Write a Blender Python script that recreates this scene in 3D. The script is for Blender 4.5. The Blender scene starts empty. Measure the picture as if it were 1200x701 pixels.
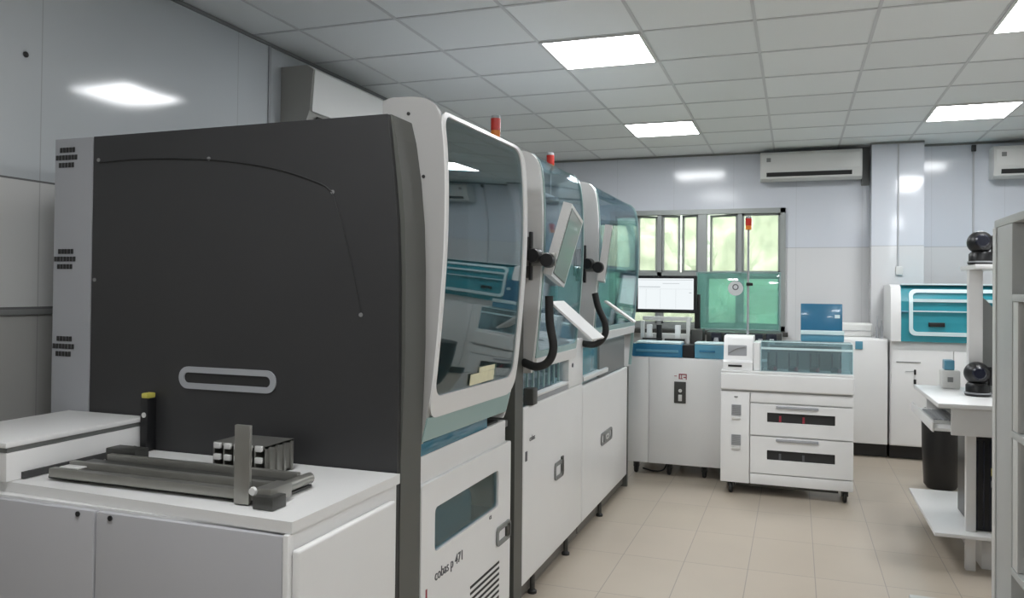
import bpy, bmesh, math, random
from mathutils import Vector, Matrix
random.seed(4)
S = bpy.context.scene
COL = S.collection
PI = math.pi
# ------------------------------------------------------------------ materials
def new_mat(name):
    m = bpy.data.materials.new(name); m.use_nodes = True
    return m, m.node_tree.nodes, m.node_tree.links
def mat(name, col, rough=.45, metal=0., noise=.0, scale=6., spec=.5, coat=0.):
    m, N, L = new_mat(name); b = N['Principled BSDF']
    b.inputs['Base Color'].default_value = (*col, 1)
    b.inputs['Roughness'].default_value = rough
    b.inputs['Metallic'].default_value = metal
    b.inputs['Specular IOR Level'].default_value = spec
    b.inputs['Coat Weight'].default_value = coat
    if noise:
        tc = N.new('ShaderNodeTexCoord'); n = N.new('ShaderNodeTexNoise'); n.inputs['Scale'].default_value = scale
        n.inputs['Detail'].default_value = 4
        mr = N.new('ShaderNodeMapRange'); mr.inputs['To Min'].default_value = 1-noise; mr.inputs['To Max'].default_value = 1+noise
        mx = N.new('ShaderNodeVectorMath'); mx.operation = 'SCALE'; mx.inputs[0].default_value = col
        L.new(tc.outputs['Object'], n.inputs['Vector']); L.new(n.outputs['Fac'], mr.inputs['Value'])
        L.new(mr.outputs['Result'], mx.inputs['Scale']); L.new(mx.outputs['Vector'], b.inputs['Base Color'])
    return m
def glass(name, tint, base=.06, power=.5, haze=0., hazecol=(.8,.85,.8), rough=.02):
    m, N, L = new_mat(name); N.remove(N['Principled BSDF']); out = N['Material Output']
    t = N.new('ShaderNodeBsdfTransparent'); t.inputs['Color'].default_value = (*tint, 1)
    g = N.new('ShaderNodeBsdfGlossy'); g.inputs['Roughness'].default_value = rough
    lw = N.new('ShaderNodeLayerWeight'); lw.inputs['Blend'].default_value = .35
    mr = N.new('ShaderNodeMapRange'); mr.inputs['To Min'].default_value = base; mr.inputs['To Max'].default_value = power
    L.new(lw.outputs['Fresnel'], mr.inputs['Value'])
    mx = N.new('ShaderNodeMixShader'); L.new(mr.outputs['Result'], mx.inputs['Fac'])
    src = t
    if haze:
        d = N.new('ShaderNodeBsdfDiffuse'); d.inputs['Color'].default_value = (*hazecol, 1)
        tl = N.new('ShaderNodeBsdfTranslucent'); tl.inputs['Color'].default_value = (*hazecol, 1)
        md = N.new('ShaderNodeMixShader'); md.inputs['Fac'].default_value = .6
        L.new(d.outputs[0], md.inputs[1]); L.new(tl.outputs[0], md.inputs[2])
        mh = N.new('ShaderNodeMixShader'); mh.inputs['Fac'].default_value = haze
        L.new(t.outputs[0], mh.inputs[1]); L.new(md.outputs[0], mh.inputs[2]); src = mh
    L.new(src.outputs[0], mx.inputs[1]); L.new(g.outputs[0], mx.inputs[2]); L.new(mx.outputs[0], out.inputs['Surface'])
    return m
def emit(name, col, s):
    m, N, L = new_mat(name); N.remove(N['Principled BSDF'])
    e = N.new('ShaderNodeEmission'); e.inputs['Color'].default_value = (*col, 1); e.inputs['Strength'].default_value = s
    L.new(e.outputs[0], N['Material Output'].inputs['Surface']); return m

M = dict(
 white=mat('white_lacquer', (.78,.775,.765), .35, noise=.03, scale=3),
 white2=mat('white_plastic', (.81,.81,.805), .3, noise=.02),
 warm=mat('warm_grey_shell', (.40,.395,.385), .45, noise=.03),
 lgrey=mat('light_grey_sheet', (.36,.37,.39), .45, noise=.04, scale=2),
 door_shade=mat('cabinet_door_shaded_white', (.48,.48,.50), .4, noise=.03, scale=2),  # white doors; the shade on their front is put into this grey
 dark=mat('charcoal_panel', (.031,.031,.032), .5, noise=.12, scale=2),
 trim=mat('olive_grey_column', (.095,.098,.088), .45, noise=.05),
 mid=mat('mid_grey', (.22,.225,.22), .5),
 steel=mat('brushed_steel', (.34,.335,.31), .38, .75, noise=.12, scale=20),
 dsteel=mat('dark_steel', (.08,.08,.075), .4, .6, noise=.2, scale=12),
 black=mat('black_plastic', (.012,.012,.013), .35),
 rubber=mat('black_rubber', (.015,.015,.015), .6),
 recess=mat('dark_recess', (.02,.02,.02), .6),
 teal=mat('teal_plastic', (.05,.22,.27), .25, coat=.3),
 blue=mat('blue_plastic', (.03,.17,.30), .25, coat=.3),
 lblue=mat('light_blue_plastic', (.10,.30,.42), .3, coat=.3),
 paleteal=mat('pale_teal_plastic', (.30,.44,.43), .3),
 pale=mat('pale_aqua', (.66,.83,.85), .25), analyser_teal=mat('analyser_teal', (.035,.30,.37), .15, coat=.4),
 red=mat('red_lens', (.55,.03,.02), .25),
 amber=mat('amber_lens', (.75,.22,.03), .3),
 green=mat('pale_green_lens', (.45,.7,.5), .3),
 redink=mat('red_ink', (.30,.03,.05), .5),
 ink=mat('grey_ink', (.10,.10,.11), .5),
 lcable=mat('pale_conduit', (.45,.46,.48), .5),
 alu=mat('aluminium_frame', (.33,.35,.34), .4, .35, noise=.04),
 gap=mat('shadow_gap_seal', (.05,.05,.05), .7),
 yellow=mat('yellow_cap', (.55,.5,.10), .5),
 offscreen=mat('screen_painted_reflection', (.34,.38,.36), .08),  # pale greenish reflection is put into the base colour
 canister=mat('teal_canister', (.05,.40,.50), .3),
 skirt_shade=mat('skirt_shade_brown', (.13,.12,.105), .6),
 coloured=mat('cream_matte', (.75,.72,.50), .7, noise=.1, scale=30),
 ac=mat('ac_plastic', (.66,.66,.64), .4), acd=mat('ac_beige_side', (.36,.355,.33), .5),
 rack=mat('rack_paint', (.50,.51,.50), .45, noise=.03), equip=mat('equipment_navy', (.015,.017,.03), .25),
 hood=glass('teal_hood_glass', (.36,.56,.61), .17, .8, haze=.10, hazecol=(.38,.56,.58)),
 hood2=glass('clear_teal_glass', (.76,.88,.93), .14, .45),
 tealglass=glass('green_teal_acrylic', (.60,.90,.85), .08, .4, haze=.25, hazecol=(.52,.80,.74)),
 boxglass=glass('pale_box_glass', (.80,.91,.93), .07, .45, haze=.20, hazecol=(.6,.74,.78)),
 bluecov=glass('blue_cover', (.2,.5,.65), .15, .5, haze=.8, hazecol=(.18,.55,.75)),
 dglass=glass('dark_door_glass', (.50,.66,.70), .05, .4),
 pane=glass('dusty_window_glass', (.92,.96,.86), .03, .3, haze=.28, hazecol=(.84,.87,.74), rough=.1),
 light=emit('ceiling_panel_glow', (.96,.98,1.0), 18.5),
 screen=emit('monitor_glow', (.88,.93,.95), .62), screenline=emit('monitor_dim_line', (.5,.55,.58), .45),
)
def wall_mat(name, bands, rough=.1, seams=None, seamcol=(.35,.36,.37), axis='Y', scale=1.2):
    """bands: list of (z_from, colour); horizontal joints between them"""
    m, N, L = new_mat(name); b = N['Principled BSDF']; b.inputs['Roughness'].default_value = rough
    g = N.new('ShaderNodeNewGeometry'); sp = N.new('ShaderNodeSeparateXYZ'); L.new(g.outputs['Position'], sp.inputs[0])
    cur = None
    def cval(c):
        n = N.new('ShaderNodeRGB'); n.outputs[0].default_value = (*c, 1); return n.outputs[0]
    cur = cval(bands[0][1])
    for z, c in bands[1:]:
        gt = N.new('ShaderNodeMath'); gt.operation = 'GREATER_THAN'; gt.inputs[1].default_value = z; L.new(sp.outputs['Z'], gt.inputs[0])
        mx = N.new('ShaderNodeMix'); mx.data_type = 'RGBA'; L.new(gt.outputs[0], mx.inputs[0]); L.new(cur, mx.inputs[6]); L.new(cval(c), mx.inputs[7]); cur = mx.outputs[2]
    for z, w in (seams or []):
        s1 = N.new('ShaderNodeMath'); s1.operation = 'COMPARE'; s1.inputs[1].default_value = z; s1.inputs[2].default_value = w; L.new(sp.outputs['Z'], s1.inputs[0])
        mx = N.new('ShaderNodeMix'); mx.data_type = 'RGBA'; L.new(s1.outputs[0], mx.inputs[0]); L.new(cur, mx.inputs[6]); L.new(cval(seamcol), mx.inputs[7]); cur = mx.outputs[2]
    if axis:   # vertical joints every `scale` metres
        md = N.new('ShaderNodeMath'); md.operation = 'PINGPONG'; md.inputs[1].default_value = scale/2; L.new(sp.outputs[axis], md.inputs[0])
        lt = N.new('ShaderNodeMath'); lt.operation = 'LESS_THAN'; lt.inputs[1].default_value = .0025; L.new(md.outputs[0], lt.inputs[0])
        f = N.new('ShaderNodeMath'); f.operation = 'MULTIPLY'; f.inputs[1].default_value = .35; L.new(lt.outputs[0], f.inputs[0])
        mx = N.new('ShaderNodeMix'); mx.data_type = 'RGBA'; L.new(f.outputs[0], mx.inputs[0]); L.new(cur, mx.inputs[6]); L.new(cval(seamcol), mx.inputs[7]); cur = mx.outputs[2]
    L.new(cur, b.inputs['Base Color'])
    nz = N.new('ShaderNodeTexNoise'); nz.inputs['Scale'].default_value = 1.1; L.new(g.outputs['Position'], nz.inputs['Vector'])
    bp = N.new('ShaderNodeBump'); bp.inputs['Strength'].default_value = .08; bp.inputs['Distance'].default_value = .05
    L.new(nz.outputs['Fac'], bp.inputs['Height']); L.new(bp.outputs['Normal'], b.inputs['Normal'])
    return m
M['wall_l'] = wall_mat('left_wall_panels', [(0,(.44,.435,.415)),(1.345,(.66,.66,.65)),(1.868,(.55,.58,.60))], .09, [(1.868,.004),(1.345,.012)], (.18,.18,.18), 'Y', 1.22)
M['wall_b'] = wall_mat('back_wall_panels', [(0,(.69,.69,.70)),(1.895,(.65,.675,.73))], .13, [(1.895,.003)], (.45,.46,.48), 'X', .61)
M['wall_p'] = wall_mat('plain_walls', [(0,(.56,.56,.55)),(1.895,(.55,.57,.60))], .3)

def floor_mat():
    m, N, L = new_mat('beige_floor_tiles'); b = N['Principled BSDF']
    tc = N.new('ShaderNodeTexCoord'); mp = N.new('ShaderNodeMapping'); mp.inputs['Location'].default_value = (.8817+10*.3276-.0, -4.955+10*.585, 0)
    L.new(tc.outputs['Object'], mp.inputs['Vector'])
    br = N.new('ShaderNodeTexBrick'); br.offset = 0; br.squash = 1
    br.inputs['Scale'].default_value = 1; br.inputs['Brick Width'].default_value = .3276; br.inputs['Row Height'].default_value = .585
    br.inputs['Mortar Size'].default_value = .0028; br.inputs['Mortar Smooth'].default_value = .3
    br.inputs['Color1'].default_value = (.42,.365,.295,1); br.inputs['Color2'].default_value = (.445,.385,.315,1); br.inputs['Mortar'].default_value = (.27,.235,.20,1)
    L.new(mp.outputs[0], br.inputs['Vector'])
    n = N.new('ShaderNodeTexNoise'); n.inputs['Scale'].default_value = 2.5; n.inputs['Detail'].default_value = 5; L.new(tc.outputs['Object'], n.inputs['Vector'])
    mr = N.new('ShaderNodeMapRange'); mr.inputs['To Min'].default_value = .93; mr.inputs['To Max'].default_value = 1.07; L.new(n.outputs['Fac'], mr.inputs['Value'])
    sc = N.new('ShaderNodeVectorMath'); sc.operation = 'SCALE'; L.new(br.outputs['Color'], sc.inputs[0]); L.new(mr.outputs[0], sc.inputs['Scale'])
    L.new(sc.outputs[0], b.inputs['Base Color']); b.inputs['Roughness'].default_value = .3
    return m
def ceil_mat():
    m, N, L = new_mat('ceiling_tiles'); b = N['Principled BSDF']
    g = N.new('ShaderNodeNewGeometry'); mp = N.new('ShaderNodeVectorMath'); mp.operation = 'ADD'; mp.inputs[1].default_value = (2.6112, -3.1838, 0)
    L.new(g.outputs['Position'], mp.inputs[0])
    dv = N.new('ShaderNodeVectorMath'); dv.operation = 'SCALE'; dv.inputs['Scale'].default_value = 1/.6; L.new(mp.outputs[0], dv.inputs[0])
    fl = N.new('ShaderNodeVectorMath'); fl.operation = 'FLOOR'; L.new(dv.outputs[0], fl.inputs[0])
    wn = N.new('ShaderNodeTexWhiteNoise'); L.new(fl.outputs[0], wn.inputs['Vector'])
    mr = N.new('ShaderNodeMapRange'); mr.inputs['To Min'].default_value = .95; mr.inputs['To Max'].default_value = 1.05; L.new(wn.outputs['Value'], mr.inputs['Value'])
    sc = N.new('ShaderNodeVectorMath'); sc.operation = 'SCALE'; sc.inputs[0].default_value = (.86,.88,.87); L.new(mr.outputs[0], sc.inputs['Scale'])
    L.new(sc.outputs[0], b.inputs['Base Color']); b.inputs['Roughness'].default_value = .6
    return m
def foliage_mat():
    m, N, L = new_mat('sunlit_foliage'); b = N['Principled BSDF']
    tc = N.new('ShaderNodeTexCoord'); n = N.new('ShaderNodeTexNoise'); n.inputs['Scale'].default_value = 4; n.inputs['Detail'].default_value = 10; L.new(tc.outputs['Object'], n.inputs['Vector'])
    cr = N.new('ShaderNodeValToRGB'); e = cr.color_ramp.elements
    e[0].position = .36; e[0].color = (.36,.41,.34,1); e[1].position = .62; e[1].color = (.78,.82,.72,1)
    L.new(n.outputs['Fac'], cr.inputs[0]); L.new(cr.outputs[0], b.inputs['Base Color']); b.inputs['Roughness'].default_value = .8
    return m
M['floor'] = floor_mat(); M['ceil'] = ceil_mat(); M['leaf'] = foliage_mat()

# ------------------------------------------------------------------ helpers
ORG = {}
def link(o, parent=None):
    COL.objects.link(o)
    if parent is not None: o.parent = parent; ORG[o.name] = ORG[parent.name]
    else: ORG[o.name] = Vector((0,0,0))
    return o
def thing(name, label, cat, loc=(0,0,0), group=None):
    o = bpy.data.objects.new(name, None); COL.objects.link(o); o.location = loc; o.empty_display_size = .1
    o['label'] = label; o['category'] = cat
    if group: o['group'] = group
    ORG[o.name] = Vector(loc); return o
def finish(name, bm, m, parent=None, smooth=False, label=None, bev=0, seg=2):
    if bev:
        es = [e for e in bm.edges if len(e.link_faces) == 2 and e.calc_face_angle(0) > .6]
        try: bmesh.ops.bevel(bm, geom=es, offset=bev, segments=seg, affect='EDGES', profile=.6, clamp_overlap=True)
        except Exception: pass
    bmesh.ops.recalc_face_normals(bm, faces=bm.faces)
    me = bpy.data.meshes.new(name); 
    off = ORG[parent.name] if parent is not None else Vector((0,0,0))
    bmesh.ops.translate(bm, vec=-off, verts=bm.verts)
    bm.to_mesh(me); bm.free(); me.materials.append(m)
    if smooth:
        for p in me.polygons: p.use_smooth = True
        try: me.set_sharp_from_angle(angle=.7)
        except Exception: pass
    o = bpy.data.objects.new(name, me); link(o, parent)
    if label: o['label'] = label
    return o
def struct(o): o['kind'] = 'structure'; return o
def top(o, label, cat, group=None):
    o['label'] = label; o['category'] = cat
    if group: o['group'] = group
    return o
def add_box(bm, x0,x1,y0,y1,z0,z1, mtx=None):
    r = bmesh.ops.create_cube(bm, size=1)
    mt = Matrix.Translation(((x0+x1)/2,(y0+y1)/2,(z0+z1)/2)) @ Matrix.Diagonal((abs(x1-x0),abs(y1-y0),abs(z1-z0),1))
    bmesh.ops.transform(bm, matrix=(mtx @ mt) if mtx else mt, verts=r['verts'])
def box(name, x0,x1,y0,y1,z0,z1, m, parent=None, bev=.004, label=None, mtx=None, seg=2):
    bm = bmesh.new(); add_box(bm, x0,x1,y0,y1,z0,z1, mtx)
    return finish(name, bm, M[m], parent, bev=min(bev, .45*min(abs(x1-x0),abs(y1-y0),abs(z1-z0))), label=label, seg=seg, smooth=bev>0)
def boxes(name, lst, m, parent=None, bev=0, label=None):
    bm = bmesh.new()
    for b in lst: add_box(bm, *b)
    return finish(name, bm, M[m], parent, bev=bev, label=label)
def add_prism(bm, pts, ax, a0, a1):
    """closed polygon pts in the plane normal to axis ax, extruded a0..a1"""
    def v(p, a): return {'x':(a,p[0],p[1]), 'y':(p[0],a,p[1]), 'z':(p[0],p[1],a)}[ax]
    A = [bm.verts.new(v(p,a0)) for p in pts]; B = [bm.verts.new(v(p,a1)) for p in pts]; n = len(pts)
    bm.faces.new(A); bm.faces.new(B[::-1])
    for i in range(n): bm.faces.new((A[i],A[(i+1)%n],B[(i+1)%n],B[i]))
def prism(name, pts, ax, a0, a1, m, parent=None, bev=0, label=None, smooth=False):
    bm = bmesh.new(); add_prism(bm, pts, ax, a0, a1)
    return finish(name, bm, M[m], parent, bev=bev, label=label, smooth=smooth)
def add_lathe(bm, prof, c, axis='z', n=24):
    """prof: (radius, height) list, revolved about an axis through c"""
    rings = []
    for r, h in prof:
        ring = []
        for k in range(n):
            a = 2*PI*k/n; u, w = r*math.cos(a), r*math.sin(a)
            p = {'z':(u,w,h), 'y':(u,h,w), 'x':(h,u,w)}[axis]
            ring.append(bm.verts.new((c[0]+p[0],c[1]+p[1],c[2]+p[2])))
        rings.append(ring)
    for a, b in zip(rings, rings[1:]):
        for k in range(n): bm.faces.new((a[k],a[(k+1)%n],b[(k+1)%n],b[k]))
    bm.faces.new(rings[0][::-1]); bm.faces.new(rings[-1])
def lathe(name, prof, c, m, parent=None, axis='z', n=24, label=None):
    bm = bmesh.new(); add_lathe(bm, prof, c, axis, n)
    return finish(name, bm, M[m], parent, smooth=True, label=label)
def add_tube(bm, pts, r, n=10):
    pts = [Vector(p) for p in pts]; rings = []; up = None
    for i, p in enumerate(pts):
        d = (pts[min(i+1,len(pts)-1)] - pts[max(i-1,0)]).normalized()
        if up is None: up = Vector((0,0,1)) if abs(d.z) < .9 else Vector((1,0,0))
        s = d.cross(up).normalized(); up = s.cross(d).normalized()
        rings.append([bm.verts.new(p + r*(s*math.cos(2*PI*k/n)+up*math.sin(2*PI*k/n))) for k in range(n)])
    for a, b in zip(rings, rings[1:]):
        for k in range(n): bm.faces.new((a[k],a[(k+1)%n],b[(k+1)%n],b[k]))
    bm.faces.new(rings[0][::-1]); bm.faces.new(rings[-1])
def spline(P, n=8):
    P = [Vector(p) for p in P]; Q = [P[0]*2-P[1]] + P + [P[-1]*2-P[-2]]; out = []
    for i in range(1, len(Q)-2):
        a,b,c,d = Q[i-1:i+3]
        for k in range(n):
            t = k/n; out.append(.5*((2*b)+(c-a)*t+(2*a-5*b+4*c-d)*t*t+(3*b-a-3*c+d)*t**3))
    out.append(P[-1]); return out
def tube(name, pts, r, m, parent=None, sm=True, label=None, n=10):
    bm = bmesh.new(); add_tube(bm, spline(pts) if sm else pts, r, n)
    return finish(name, bm, M[m], parent, smooth=True, label=label)
def rrect(u0,u1,v0,v1,r,n=8,m=14):
    """rounded rectangle loop with even extra points on the straight runs"""
    pts = []; cs = [(u1-r,v1-r,0),(u0+r,v1-r,PI/2),(u0+r,v0+r,PI),(u1-r,v0+r,1.5*PI)]
    for i,(cx,cy,a0) in enumerate(cs):
        for k in range(n+1):
            a = a0 + PI/2*k/n; pts.append((cx+r*math.cos(a), cy+r*math.sin(a)))
        nx = cs[(i+1)%4]; q = (nx[0]+r*math.cos(nx[2]), nx[1]+r*math.sin(nx[2])); p = pts[-1]
        for k in range(1, m): pts.append((p[0]+(q[0]-p[0])*k/m, p[1]+(q[1]-p[1])*k/m))
    return pts
def add_ring(bm, outer, inner, fmap, t):
    """band between two equal loops, mapped by fmap(u,v,depth)"""
    n = len(outer)
    L_ = [[bm.verts.new(fmap(u,v,d)) for u,v in lp] for lp in (outer,inner) for d in (0,t)]
    of, ob, inf, inb = L_
    for i in range(n):
        j = (i+1)%n
        bm.faces.new((of[i],of[j],inf[j],inf[i])); bm.faces.new((ob[i],inb[i],inb[j],ob[j]))
        bm.faces.new((of[i],ob[i],ob[j],of[j])); bm.faces.new((inf[i],inf[j],inb[j],inb[i]))
def ring(name, outer, inner, fmap, t, m, parent=None, label=None):
    bm = bmesh.new(); add_ring(bm, outer, inner, fmap, t)
    return finish(name, bm, M[m], parent, smooth=True, label=label)
def onX(x):  # plane facing +X: u = y, v = z, depth goes to -X
    return lambda u,v,d: (x-d,u,v)
def onY(y):  # plane facing -Y: u = x, v = z
    return lambda u,v,d: (u,y+d,v)
def text(name, s, size, loc, face, m, parent, depth=.001):
    cu = bpy.data.curves.new(name, 'FONT'); cu.body = s; cu.size = size; cu.extrude = depth
    t = bpy.data.objects.new(name+'_tmp', cu); COL.objects.link(t)
    dg = bpy.context.evaluated_depsgraph_get(); me = bpy.data.meshes.new_from_object(t.evaluated_get(dg))
    bpy.data.objects.remove(t)
    R = {'+x': Matrix(((0,0,1),(1,0,0),(0,1,0))), '-y': Matrix(((1,0,0),(0,0,-1),(0,1,0)))}[face].to_4x4()
    me.transform(Matrix.Translation(Vector(loc) - ORG[parent.name]) @ R); me.materials.clear(); me.materials.append(M[m])
    o = bpy.data.objects.new(name, me); link(o, parent); return o
def copy_tree(o, parent=None):
    c = o.copy(); COL.objects.link(c); c.parent = parent
    for ch in list(o.children): copy_tree(ch, c)
    return c

# ------------------------------------------------------------------ room
XL, XR, YB, YF, H = -2.92, 3.2, 8.55, -1.7, 2.88
struct(box('floor', XL-.1,XR+.1,YF-.1,YB+.3,-.1,0, 'floor', bev=0))
struct(box('ceiling', XL-.1,XR+.1,YF-.1,YB+.3,H,H+.1, 'ceil', bev=0))
struct(box('wall_left', XL-.1,XL,YF-.1,YB+.3,0,H, 'wall_l', bev=0))
struct(box('wall_right', XR,XR+.1,YF-.1,YB+.3,0,H, 'wall_p', bev=0))
struct(box('wall_front', XL,XR,YF-.1,YF,0,H, 'wall_p', bev=0))
WX0, WX1, WZ0, WZ1 = -1.90, -.10, 1.05, 2.30
o = boxes('wall_back', [(XL,WX0,YB,YB+.2,0,H),(WX1,XR,YB,YB+.2,0,H),(WX0,WX1,YB,YB+.2,0,WZ0),(WX0,WX1,YB,YB+.2,WZ1,H)], 'wall_b'); struct(o)
struct(box('wall_pillar', .675,1.125,8.31,YB-.001,0,H-.001, 'wall_b', bev=.004))
# T-bar grid of the suspended ceiling
bm = bmesh.new(); gx, gy = -2.6112, 3.1838
i = -1
for i in range(0, 10):
    x = gx+.6*i
    if XL < x < XR: add_box(bm, x-.009,x+.009,YF,YB,H-.004,H-.0005)
for j in range(-9, 10):
    y = gy+.6*j
    if YF < y < YB: add_box(bm, XL,XR,y-.009,y+.009,H-.0045,H-.0005)
struct(finish('trim_1', bm, mat('tbar_grey', (.66,.67,.67), .5)))
# dark shadow trims where ceiling meets walls, and panel joint covers
struct(box('trim_2', XL,XL+.012,YF,YB,H-.022,H-.0045, 'mid', bev=0))
struct(boxes('trim_3', [(XL+.012,.675,YB-.012,YB,H-.022,H-.0045),(.675,1.125,8.298,8.31,H-.022,H-.0045),(1.125,XR,YB-.012,YB,H-.022,H-.0045)], 'mid'))
struct(box('trim_4', XL,XL+.008,3.925,3.945,1.9,H-.023, 'lgrey', bev=0))
struct(box('trim_5', XL,XL+.010,YF,YB,1.325,1.347, 'mid', bev=.002))
struct(box('baseboard_back', XL+.001,XR,YB-.015,YB-.0005,0,.1, 'mid', bev=.002))
top(lathe('wall_screw', [(.012,0),(.012,.004),(.006,.008)], (XL,2.365,2.37), 'black', axis='x', n=12), 'small dark screw plug high on the left wall', 'screw')
# window ------------------------------------------------------------
win = struct(finish('window_1', (lambda b: (add_box(b, WX0,WX1,YB-.03,YB+.06,WZ1-.05,WZ1), add_box(b, WX0,WX1,YB-.03,YB+.06,WZ0,WZ0+.05),
     add_box(b, WX0,WX0+.05,YB-.03,YB+.06,WZ0,WZ1), add_box(b, WX1-.05,WX1,YB-.03,YB+.06,WZ0,WZ1), add_box(b, -.965,-.875,YB-.02,YB+.05,WZ0,WZ1),
     add_box(b, -1.39,-1.345,YB-.01,YB+.05,WZ0,WZ1), add_box(b, -.565,-.525,YB-.01,YB+.05,WZ0,WZ1), add_box(b, WX0,-.965,YB-.01,YB+.04,1.60,1.645), add_box(b, -.875,WX1,YB-.01,YB+.04,1.60,1.64), b)[-1])(bmesh.new()), M['alu']))
def sash(x0, x1, z0, z1, hinge, ang):
    """leaf between x0..x1, swung outward about its hinge edge"""
    y = YB+.03; piv = Vector((x0 if hinge == 'l' else x1, y, 0))
    R = Matrix.Translation(piv) @ Matrix.Rotation(ang if hinge == 'l' else -ang, 4, 'Z') @ Matrix.Translation(-piv)
    bm = bmesh.new(); w = .022
    for b in ((x0,x1,y-.012,y+.012,z0,z0+w),(x0,x1,y-.012,y+.012,z1-w,z1),(x0,x0+w,y-.012,y+.012,z0,z1),(x1-w,x1,y-.012,y+.012,z0,z1)): add_box(bm, *b, R)
    s = finish('sash', bm, M['alu'], win)
    bm = bmesh.new(); add_box(bm, x0+w,x1-w,y-.003,y+.003,z0+w,z1-w, R); finish('pane', bm, M['pane'], s)
zz = (WZ0+.05, WZ1-.05)
sash(-1.85,-1.61, 1.645, zz[1], 'l', 0); sash(-1.605,-1.39, 1.645, zz[1], 'l', .45); sash(-1.345,-1.155, 1.645, zz[1], 'l', .35); sash(-1.150,-.965, 1.645, zz[1], 'r', .35)
sash(-.875,-.565, 1.64, zz[1], 'r', .38); sash(-.525,-.15, 1.64, zz[1], 'l', 0)
sash(-1.85,-1.39, zz[0], 1.60, 'l', 0); sash(-1.345,-.965, zz[0], 1.60, 'l', 0); sash(-.875,-.565, zz[0], 1.60, 'l', 0); sash(-.525,-.15, zz[0], 1.60, 'l', 0)
box('sill', WX0-.03,WX1+.03,YB-.12,YB-.031,WZ0-.05,WZ0-.005, 'dsteel', win)
# outside: garden ground and foliage behind the window
struct(box('ground', -9,7,YB+.32,16,-.3,-.2, mat and 'mid', bev=0))
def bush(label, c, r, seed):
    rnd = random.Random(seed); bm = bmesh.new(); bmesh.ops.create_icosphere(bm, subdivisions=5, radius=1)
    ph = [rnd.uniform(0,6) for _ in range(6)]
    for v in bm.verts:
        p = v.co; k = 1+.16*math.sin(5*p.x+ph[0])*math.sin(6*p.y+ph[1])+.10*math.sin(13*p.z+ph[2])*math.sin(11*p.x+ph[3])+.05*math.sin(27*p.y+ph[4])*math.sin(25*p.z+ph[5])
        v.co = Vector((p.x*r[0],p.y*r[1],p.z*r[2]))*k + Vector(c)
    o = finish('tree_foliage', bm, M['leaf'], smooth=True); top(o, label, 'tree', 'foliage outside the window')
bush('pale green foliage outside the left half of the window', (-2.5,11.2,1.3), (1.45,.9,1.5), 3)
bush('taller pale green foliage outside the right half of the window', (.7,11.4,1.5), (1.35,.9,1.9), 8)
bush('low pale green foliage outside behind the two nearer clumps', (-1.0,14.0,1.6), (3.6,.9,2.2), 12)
# wall fittings -----------------------------------------------------
t = thing('power_conduit', 'thin vertical cable conduit on the pillar, ending in a small white socket', 'conduit', (.905,8.31,1.6))
box('pipe', .898,.912,8.297,8.309,1.70,H-.02, 'lcable', t, .003); box('socket_box', .885,.945,8.285,8.309,1.62,1.70, 'ac', t, .006)
t = thing('cable_duct', 'thin dark cable duct right of the pillar with a black clip at the ceiling', 'duct', (1.57,YB,1.6))
box('pipe', 1.562,1.578,YB-.016,YB-.0005,1.2,H-.09, 'lcable', t, .003); box('clip', 1.553,1.590,YB-.03,YB-.0005,H-.09,H-.03, 'black', t, .004)
def wall_ac(label, x0, x1, z0, z1, yb, yf):
    t = thing('air_conditioner', label, 'air conditioner', ((x0+x1)/2, yb, z0))
    pts = [(yb,z0+.02),(yb,z1),(yf+.03,z1),(yf+.005,z1-.03),(yf,z0+.10),(yf+.02,z0+.03),(yf+.07,z0)]
    prism('body', pts, 'x', x0, x1, 'ac', t, bev=.008, smooth=True)
    prism('air_outlet', [(yf-.002,z0+.085),(yf+.014,z0+.045),(yf+.03,z0+.055),(yf+.02,z0+.09)], 'x', x0+.06, x1-.09, 'recess', t)
    box('front_panel', x0+.02,x1-.02,yf-.006,yf+.001,z0+.11,z1-.035, 'ac', t, .003)
    box('badge', x0+.06,x0+.10,yf-.009,yf-.005,z1-.10,z1-.06, 'mid', t, .002)
    return t
wall_ac('white wall air conditioner above the window, between window and pillar', -.34,.595,2.545,2.835, 8.535, 8.33)
box('ac_shade_strip', .60,.672,YB-.03,YB-.0005,2.5,H-.025, 'mid', bev=.002)['kind'] = 'structure'  # dark strip stands for the shadow beside the air conditioner
wall_ac('white wall air conditioner at the right edge, right of the cable duct', 1.695,2.6,2.50,2.80, 8.535, 8.32)
t = thing('air_conditioner', 'beige and white air conditioner high on the left wall above the charcoal machine', 'air conditioner', (XL,4.5,2.45))
prism('body', [(XL+.001,2.38),(XL+.001,2.765),(-2.74,2.765),(-2.695,2.735),(-2.715,2.50),(-2.76,2.38)], 'y', 4.05, 5.05, 'acd', t, bev=.006)
prism('front_panel', [(-2.738,2.768),(-2.688,2.735),(-2.705,2.49),(-2.714,2.49),(-2.694,2.732)], 'y', 4.06, 5.04, 'ac', t)
prism('air_outlet', [(-2.712,2.47),(-2.754,2.385),(-2.749,2.38),(-2.707,2.465)], 'y', 4.12, 4.98, 'recess', t)
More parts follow.
